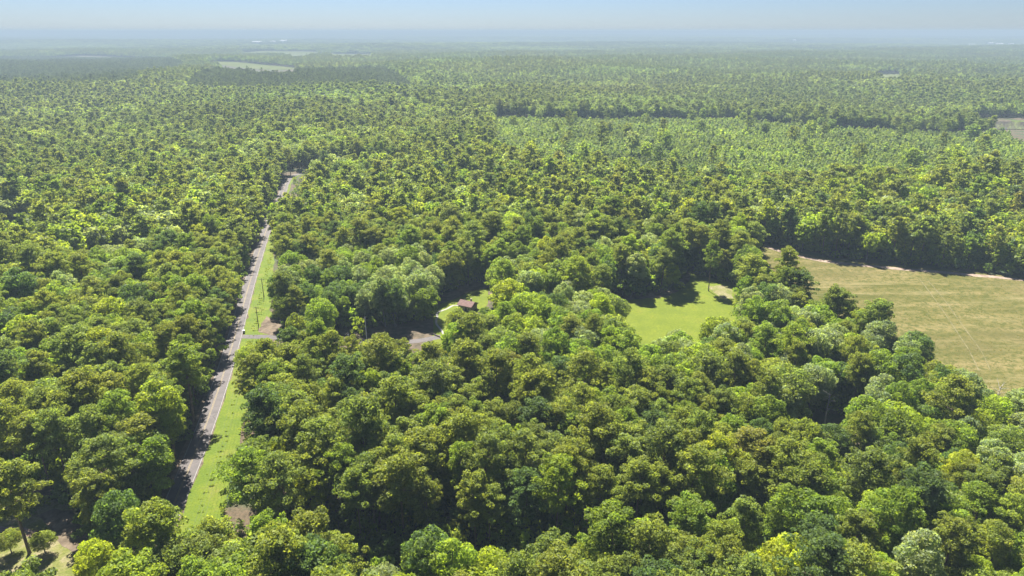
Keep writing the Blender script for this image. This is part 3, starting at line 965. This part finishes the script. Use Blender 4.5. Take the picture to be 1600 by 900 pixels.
# --- trees that stand alone
def lone(px, py, kind, v_, sc, tn, label, wd=1.0, rot=0.0, name=None, cat=None):
    gx, gy = ground_at(px, py)
    cm, tm, _ = KINDS[kind][v_]
    return place_tree(name or ('pine_tree' if kind.startswith('pine') else 'broadleaf_tree'), cm, tm, (gx, gy, float(terrain(gx, gy)) - .1), rot,
                      (sc * wd, sc * wd, sc), TINTS[tn], label, cat or ('pine tree' if kind.startswith('pine') else 'tree'), None)
lone(47, 866, 'pine0', 3, 1.18, 'olive green', "tall lone pine with bare lower trunk standing in the patchy yard", 1.1, 1.0)
lone(1107, 455, 'pine0', 1, 1.08, 'mid green', "lone pine with long bare trunk casting shade on the lawn", .8, .4)
lone(716, 538, 'broad0', 5, .84, 'olive green', "bushy olive tree beside the curving concrete path", 1.2, 2.0)
lone(792, 478, 'broad0', 2, 1.1, 'silvery green', "big round grey green tree beside the house lawn", 1.05, .3)
lone(757, 511, 'broad0', 6, .50, 'mid green', "small green tree just below the brown roof", 1.1, 1.3)
lone(1048, 455, 'broad0', 4, .80, 'yellow green', "yellow green tree at the back edge of the lawn", .9, 2.2)
lone(1163, 500, 'broad0', 0, .72, 'yellow green', "bright yellow green tree at the lawn's side edge", 1.2, .2)
lone(1185, 545, 'broad0', 3, .72, 'yellow green', "bright yellow tree nearest the front corner of the lawn", 1.2, 4.2)
lone(172, 950, 'broad0', 5, .95, 'yellow green', "vivid yellow green tree at the corner of the yard", .95, 3.2)
lone(1352, 548, 'broad0', 7, 1.15, 'dark green', "tall dark green tree standing above the edge of the hay field", .7, 3.2)
lone(395, 590, 'broad0', 1, .7, 'bright green', "light green tree at the corner below the road junction", 1.1, 2.2)
def snag(px, py, hgt, label):
    gx, gy = ground_at(px, py)
    t = empty("dead_tree", (gx, gy, float(terrain(gx, gy))), random.uniform(0, 6))
    tag(t, label, "dead tree")
    r = np.random.default_rng(int(px))
    lm = [(hgt * r.uniform(.35, .92), r.uniform(0, 6.28), r.uniform(1.5, 3.8), r.uniform(.3, 1.0)) for _ in range(16)]
    V, Fc = trunk_geo(r, hgt, .26, [], 6)
    link("trunk", mesh_from("dead_trunk", V, np.array(Fc), [M_SNAG], True), t)
    for z_, ph, L_, up in lm:
        V = []; Fc = []
        e = np.array([math.cos(ph), math.sin(ph), up]) * L_; p0 = np.array([0, 0, z_])
        tube(V, Fc, [p0, p0 + e * .5 + (0, 0, .15), p0 + e], [.10, .06, .02], 4)
        link("branch", mesh_from("dead_branch", np.vstack(V), Fc, [M_SNAG]), t)
snag(1288, 668, 15, "bare grey dead tree in the dark gap below the hay field")
snag(1545, 668, 17, "bare grey dead tree at the corner of the wood by the hay field")
lone(20, 868, 'broad0', 1, .36, 'olive green', "short olive bush left of the lone yard pine", 1.3, 0, 'bush', 'bush')
lone(72, 868, 'broad0', 4, .36, 'olive green', "short olive bush just beside the lone yard pine's trunk", 1.3, 0, 'bush', 'bush')
lone(52, 806, 'shrub', 1, .45, 'dark green', "little dark shrub on the yard grass behind the pine", .8, 0, 'bush', 'bush')
lone(74, 792, 'shrub', 2, .6, 'olive green', "young olive sapling at the back of the yard grass", .9, 0, 'bush', 'bush')
lone(1064, 452, 'shrub', 0, .7, 'yellow green', "low yellow green bush at the lawn corner", 1, 0, 'bush', 'bush')

# --- the uncounted rest
rest = ~single
def emit(name, label, cat, mask, kinds, X=None):
    k = np.where(mask)[0]
    if len(k) == 0: return
    pts = np.column_stack([x[k], y[k], z[k] - .15])
    rot = np.column_stack([rng.normal(0, .03, len(k)), rng.normal(0, .03, len(k)), rotz[k]])
    scl = np.column_stack([wide[k] * size[k], wide[k] * size[k], size[k]])
    forest(name, label, cat, kinds, pts, rot, scl, rng.integers(0, len(kinds), len(k)), np.column_stack([tint[k], np.ones(len(k))]))
mm = lambda kd: [t[2] for t in KINDS[kd]]
D0, D1 = 430, 1250
emit("pine_forest", "pines filling the woods beyond the nearest trees", "pine forest", rest & pine & (dist < D0), mm('pine0'))
emit("broadleaf_forest", "leafy trees filling the woods beyond the nearest trees", "forest", rest & ~pine & (dist < D0), mm('broad0'))
emit("middle_pine_forest", "pines across the middle distance woods", "pine forest", rest & pine & (dist >= D0) & (dist < D1), mm('pine1'))
emit("middle_broadleaf_forest", "mixed leafy woods of the middle distance", "forest", rest & ~pine & (dist >= D0) & (dist < D1), mm('broad1'))
emit("distant_pine_forest", "hazy pines of the distant woods", "pine forest", rest & pine & (dist >= D1), mm('pine2'))
emit("distant_broadleaf_forest", "hazy leafy canopy of the distant woods", "forest", rest & ~pine & (dist >= D1), mm('broad2'))

# --- undergrowth below and between the trees
x, y, _r = scatter(5.0, 70, 640, pad=30)
ok = free_of(x, y) | in_poly(x, y, C4) & (rng.random(len(x)) < .5)
s_ = road_side(x, y)
ok &= ~((s_ > -4.8) & (s_ < np.interp(y, [100, 150, 230, 300, 330, 420, 470, 560], [15, 15, 12, 11, 14, 11, 7, 7])))
ok &= dist_line(x, y, SIDE[::2]) > 4.0
x, y, s_ = x[ok], y[ok], s_[ok]; z = terrain(x, y); n = len(x)
low_ = (s_ > 0) & (s_ < 27)      # only low scrub between the verge and the wood
size = np.where(low_, rng.uniform(.25, .75, n), rng.uniform(.6, 2.0, n)); wide = rng.uniform(.75, 1.1, n); rotz = rng.uniform(0, 6.28, n)
tint = TC[rng.choice([1, 2, 3, 0, 4], n, p=[.2, .3, .3, .12, .08])] * rng.uniform(.85, 1.15, (n, 1))
emit("undergrowth", "shrubs and saplings filling the woods below the crowns", "undergrowth", np.ones(n, bool), mm('shrub'))

# --- roadside weeds along the ditch
k = rng.integers(0, nR, 1100)
nr = offsets(ROAD)
off = rng.choice([7.4, 8.2, 9.2], 1100) + rng.normal(0, .7, 1100)
x = ROAD[k, 0] + nr[k, 0] * off; y = ROAD[k, 1] + nr[k, 1] * off
kk = (y > 110) & (y < 460) & (off < np.interp(y, [100, 150, 230, 300, 330, 420], [10.8, 11.2, 7.2, 9, 13, 9]))
x, y = x[kk], y[kk]; z = terrain(x, y); n = len(x)
size = rng.uniform(.05, .13, n); wide = rng.uniform(1.0, 1.5, n); rotz = rng.uniform(0, 6.28, n)
tint = TC[rng.choice([4, 5, 4], n)] * rng.uniform(.85, 1.1, (n, 1))
emit("roadside_weeds", "tall weeds growing along the grassy roadside ditch", "weeds", np.ones(n, bool), [t[0] for t in KINDS['shrub']])

# --- stubble and regrowth tufts on the hay field
n = 26000
gxy = np.column_stack([rng.uniform(C3[:, 0].min(), C3[:, 0].max(), n), rng.uniform(C3[:, 1].min(), C3[:, 1].max(), n)])
gxy = gxy[in_poly(gxy[:, 0], gxy[:, 1], C3)]
gxy = gxy[rng.random(len(gxy)) < .5 + .5 * low_noise(gxy[:, 0] * .4, gxy[:, 1] * 1.5, 9, .5)]
x, y = gxy.T; z = terrain(x, y); n = len(x)
size = rng.uniform(.03, .07, n); wide = rng.uniform(1.2, 2.0, n); rotz = rng.uniform(0, 6.28, n)
tint = np.where(rng.random(n)[:, None] < .4, np.array([(0.20, 0.165, 0.08)]), np.array([(0.13, 0.15, 0.035)])) * rng.uniform(.8, 1.2, (n, 1))
emit("field_stubble", "straw and green regrowth tufts scattered over the hay field", "stubble", np.ones(n, bool), [t[0] for t in KINDS['shrub']])

# --- plantations: even rows
x, y, _r = scatter(6.6, 900, 4200, jit=.22)
k = (in_any(x, y, P1 + P2)) & free_of(x, y)
x, y = x[k], y[k]; z = terrain(x, y); n = len(x)
size = rng.normal(.60, .06, n) + (rng.random(n) < .04) * .25; wide = rng.uniform(.85, 1.15, n); rotz = rng.uniform(0, 6.28, n)
tint = np.array([(0.072, 0.098, 0.036)]) * rng.uniform(.65, 1.35, (n, 1))
emit("pine_plantation", "even dark pine plantation in the hazy distance", "plantation", np.ones(n, bool), mm('pine2'))
x, y, _r = scatter(3.9, 480, 1150, jit=.3)
k = in_any(x, y, P3) & free_of(x, y)
k &= rng.random(len(x)) < .9
x, y = x[k], y[k]; z = terrain(x, y); n = len(x)
size = (rng.normal(.66, .14, n) * (1 + .2 * low_noise(x, y, 33, .2)) + (rng.random(n) < .03) * .5).clip(.35, 1.4); wide = rng.uniform(1.5, 1.9, n); rotz = rng.uniform(0, 6.28, n)
yt = rng.random(n) < .3
tint = np.where(yt[:, None], np.array([(0.175, 0.225, 0.036)]), np.array([(0.130, 0.185, 0.040)])) * rng.uniform(.7, 1.3, (n, 1)) * (1 + .18 * low_noise(x, y, 40, 1.1) + .15 * low_noise(x * .3, y, 16, 2.1))[:, None]
emit("young_pine_plantation", "bright green young pine plantation beyond the near woods", "plantation", np.ones(n, bool), mm('cone'))

# --- far canopy out to the horizon
CLEAR_FAR = []
def far_layer(name, label, s, r0, r1, kd, pad):
    global x, y, z, size, wide, rotz, tint
    n_ = int(r1 / s) + 1
    xs = []; ys = []
    for j in range(int(r0 * .75 / s), n_ + 1):
        yy = j * s; w = yy * .86 + pad
        q = np.arange(-int(w / s), int(w / s) + 1)
        xs.append((q + (.5 if j % 2 else 0)) * s); ys.append(np.full(len(q), yy))
    x = np.concatenate(xs); y = np.concatenate(ys)
    x = x + rng.uniform(-.3, .3, len(x)) * s; y = y + rng.uniform(-.3, .3, len(x)) * s
    k = (y >= r0) & (y < r1) & free_of(x, y) & ~in_any(x, y, P1 + P2)
    for cx, cy2, rr2 in CLEAR_FAR: k &= np.hypot((x - cx), (y - cy2)) > rr2
    x, y = x[k], y[k]; z = terrain(x, y); n = len(x)
    size = rng.uniform(.8, 1.15, n); wide = rng.uniform(1.0, 1.2, n) / size; rotz = rng.uniform(0, 6.28, n)
    pn = low_noise(x, y, s * 14, .8) + rng.normal(0, .4, n)
    tint = np.where(pn[:, None] > 0, np.array([(0.095, 0.125, 0.045)]), np.array([(0.055, 0.075, 0.036)])) * rng.uniform(.8, 1.2, (n, 1))
    tint *= (1 + .2 * low_noise(x, y, s * 5, 2.0))[:, None]
    emit(name, label, "forest", np.ones(n, bool), mm(kd))

# ------------------------------------------------------------------ distant white buildings
def warehouse(px, py, wdt, dep, hgt, label):
    gx, gy = ground_at(px, py)
    zb = float(terrain(gx, gy)); hgt *= 1.9; wdt *= 1.25
    b = empty("warehouse", (gx, gy, zb), R(random.uniform(-12, 12)))
    tag(b, label, "building", "white buildings in the far distance")
    V = []; Fc = []
    box(V, Fc, np.array((0, 0, hgt / 2 - 1)), np.array((wdt, dep, hgt + 2)))
    link("wall", mesh_from("wall", np.vstack(V), Fc, [M_WHITEWALL]), b)
    hw_, hd = wdt / 2 + 1, dep / 2 + 1
    rz = hgt * .28
    RV = [(-hw_, -hd, hgt + .02), (hw_, -hd, hgt + .02), (hw_, hd, hgt + .02), (-hw_, hd, hgt + .02), (-hw_, 0, hgt + rz), (hw_, 0, hgt + rz)]
    RF = [(0, 1, 5, 4), (2, 3, 4, 5), (0, 4, 3), (1, 2, 5), (3, 2, 1, 0)]
    link("roof", mesh_from("roof", RV, RF, [M_WHITEROOF]), b)
    V = []; Fc = []
    box(V, Fc, np.array((wdt * .2, -dep / 2 - .1, hgt * .3)), np.array((wdt * .12, .3, hgt * .6)))
    link("door", mesh_from("door", np.vstack(V), Fc, [M_METAL]), b)
    CLEAR_FAR.append((gx, gy, 90))
    for q in range(1, 11): CLEAR_FAR.append((gx * (1 - q * .02), gy * (1 - q * .02), 85))
for px, py, wd_, dp, hg, lb in (
        (402, 68, 80, 30, 10, "long low white building, leftmost on the hazy far plain"),
        (427, 67, 40, 26, 9, "small white building between two longer ones on the far plain"),
        (443, 66.5, 60, 30, 12, "bright white building right of the small one, far plain"),
        (1241, 66, 26, 26, 16, "single small white building alone on the far horizon"),
        (1492, 73, 80, 30, 8, "long low white building, first of the far right cluster"),
        (1518, 72, 50, 30, 10, "white building, second from the left in the far cluster"),
        (1547, 71.5, 45, 30, 15, "tall white building in the middle of the far cluster"),
        (1561, 71.5, 60, 30, 11, "wide white building just right of the tall one"),
        (1579, 72, 40, 30, 12, "white building at the right end of the far cluster")):
    warehouse(px, py, wd_, dp, hg, lb)
far_layer("far_canopy", "hazy canopy of far woods", 54, 4950, 9500, 'patch', 100)
far_layer("horizon_canopy", "pale blue woods toward the horizon", 165, 9400, 24000, 'bigpatch', 300)

# ------------------------------------------------------------------ house in the clearing
hx, hy = ground_at(731, 483)
hz = float(terrain(hx, hy))
h = empty("house", (hx, hy, hz), R(-28))
tag(h, "small house with a brown shingle roof in the tree clearing", "house")
V = []; Fc = []
box(V, Fc, np.array((0, 0, 1.1)), np.array((7.4, 6.0, 3.4)))
wl = link("wall", mesh_from("wall", np.vstack(V), Fc, [M_WALL]), h)
RV = [(-4.3, -3.6, 2.75), (4.3, -3.6, 2.75), (4.3, 3.6, 2.75), (-4.3, 3.6, 2.75), (-4.3, 0, 4.5), (4.3, 0, 4.5),
      (-4.3, -3.6, 2.60), (4.3, -3.6, 2.60), (4.3, 3.6, 2.60), (-4.3, 3.6, 2.60)]
rf = link("roof", mesh_from("roof", RV, [(0, 1, 5, 4), (2, 3, 4, 5), (0, 4, 3, 9, 6), (1, 7, 8, 2, 5), (6, 7, 1, 0), (8, 9, 3, 2), (9, 8, 7, 6)], [M_ROOF]), h)
V = []; Fc = []
box(V, Fc, np.array((1.5, .9, 4.6)), np.array((.7, .7, 1.6)))
link("chimney", mesh_from("chimney", np.vstack(V), Fc, [M_WALL]), rf)
V = []; Fc = []
box(V, Fc, np.array((.6, -3.03, 1.05)), np.array((1.0, .08, 2.1)))
link("door", mesh_from("door", np.vstack(V), Fc, [M_DARK]), h)
for wx in (-2.2, 2.5):
    V = []; Fc = []
    box(V, Fc, np.array((wx, -3.03, 1.5)), np.array((1.3, .08, 1.1)))
    wdw = link("window", mesh_from("window", np.vstack(V), Fc, [M_WHITEWALL]), h)
    V = []; Fc = []
    box(V, Fc, np.array((wx, -3.09, 1.5)), np.array((1.1, .05, .9)))
    link("pane", mesh_from("pane", np.vstack(V), Fc, [M_GLASS]), wdw)

# ------------------------------------------------------------------ utility poles and wires
def pole(px, py, hgt, rot, label, transformer=False, lean=0.0, arms=1, grey=False):
    gx, gy = ground_at(px, py)
    zb = float(terrain(gx, gy))
    t = empty("utility_pole", (gx, gy, zb), rot)
    tag(t, label, "utility pole", "wooden utility poles")
    V = []; Fc = []
    tube(V, Fc, [(0, 0, -.8), (0, 0, hgt * .5), (lean, 0, hgt)], [.21, .18, .14], 8)
    link("post", mesh_from("post", np.vstack(V), Fc, [M_METAL if grey else M_POLE], True), t)
    V = []; Fc = []
    for a_ in range(arms):
        box(V, Fc, np.array((0, .18, hgt - .5 - a_ * .9)), np.array((2.4, .12, .14)))
    link("crossarm", mesh_from("crossarm", np.vstack(V), Fc, [M_POLE]), t)
    for ix in (-1.05, 0, 1.05):
        V = []; Fc = []
        tube(V, Fc, [(ix, .18, hgt - .43), (ix, .18, hgt - .3), (ix, .18, hgt - .18)], [.05, .07, .03], 6)
        link("insulator", mesh_from("insulator", np.vstack(V), Fc, [M_METAL], True), t)
    if transformer:
        V = []; Fc = []
        tube(V, Fc, [(.5, 0, hgt - 2.0), (.5, 0, hgt - 1.95), (.5, 0, hgt - .95), (.5, 0, hgt - .85)], [.30, .36, .36, .24], 10)
        link("transformer", mesh_from("transformer", np.vstack(V), Fc, [M_METAL], True), t)
    return np.array((gx, gy, zb + hgt - .2)), rot
pA = pole(404, 510, 9.5, .1, "dark wooden pole on the junction grass, nearer of two")
pB = pole(412.5, 465, 10.5, .1, "dark wooden pole on the junction grass, farther of two")
pC = pole(545, 552, 9.5, 1.3, "pole with a pale transformer beside the side road", True)
pD = pole(573, 531, 11, 1.3, "slender pale pole standing against the dark trees by the side road", grey=True)
pE = pole(316, 878, 9.5, .1, "roadside pole rising behind the nearest treetops")
def wires(p, q, label, n=3):
    (a_, ra), (b_, rb) = p, q
    for k_ in range(n):
        o_ = (k_ - (n - 1) / 2) * 1.05
        s_ = a_ + np.array((math.cos(ra), math.sin(ra), 0)) * o_
        e_ = b_ + np.array((math.cos(rb), math.sin(rb), 0)) * o_
        t_ = np.linspace(0, 1, 13)[:, None]
        sag = np.linalg.norm(e_ - s_) * .018
        P_ = s_ + (e_ - s_) * t_; P_[:, 2] -= (4 * t_ * (1 - t_))[:, 0] * sag
        V = []; Fc = []
        tube(V, Fc, P_, [.022] * 13, 4)
        o = link("power_line", mesh_from("power_line", np.vstack(V), Fc, [M_WIRE]))
        tag(o, label.replace("#", ("outer near", "middle", "outer far")[k_]), "power line", "power lines between the poles")
wires(pE, pA, "# wire strung from the roadside pole to the junction")
wires(pA, pB, "# wire between the two poles on the junction grass")
wires(pA, pC, "# wire running above the side road to the transformer pole", 2)

# roadside box at the junction
gx, gy = ground_at(381.5, 521)
zb = float(terrain(gx, gy))
t = empty("mailbox", (gx, gy, zb), .2)
tag(t, "dark roadside box with a pale top at the road junction", "mailbox")
V = []; Fc = []; box(V, Fc, np.array((0, 0, .65)), np.array((.9, .6, 1.3))); link("cabinet", mesh_from("cabinet", np.vstack(V), Fc, [M_DARK]), t)
V = []; Fc = []; box(V, Fc, np.array((0, 0, 1.37)), np.array((1.0, .7, .14))); link("lid", mesh_from("lid", np.vstack(V), Fc, [M_WHITEROOF]), t)
V = []; Fc = []; box(V, Fc, np.array((0, -.31, .75)), np.array((.7, .03, .8))); link("door", mesh_from("door", np.vstack(V), Fc, [M_METAL]), t)

# solid dark bar in place of a tree trunk's shade, foot of the house lawn
a_ = np.array(ground_at(672, 521)); b_ = np.array(ground_at(699, 533))
V = []; Fc = []
t_ = np.linspace(0, 1, 7)[:, None]
P_ = a_ + (b_ - a_) * t_
P3d = np.column_stack([P_, terrain(P_[:, 0], P_[:, 1]) + .35])
tube(V, Fc, P3d, [.12, .28, .33, .36, .40, .42, .45], 8)
o = link("trunk_shade_bar", mesh_from("trunk_shade_bar", np.vstack(V), Fc, [M_POLE], True))
tag(o, "long dark fallen trunk lying across the foot of the small lawn", "shade bar")

# ------------------------------------------------------------------ haze
V = []; Fc = []
box(V, Fc, np.array((0, 14000, (CAM_H + 16 - 140) / 2)), np.array((100000, 96000, CAM_H + 16 + 140)))
hzo = link("haze", mesh_from("haze", np.vstack(V), Fc, []))
hzo.data.materials.append(M_HAZE)
tag(hzo, "thin blue summer haze over the woods", "haze", kind="stuff")
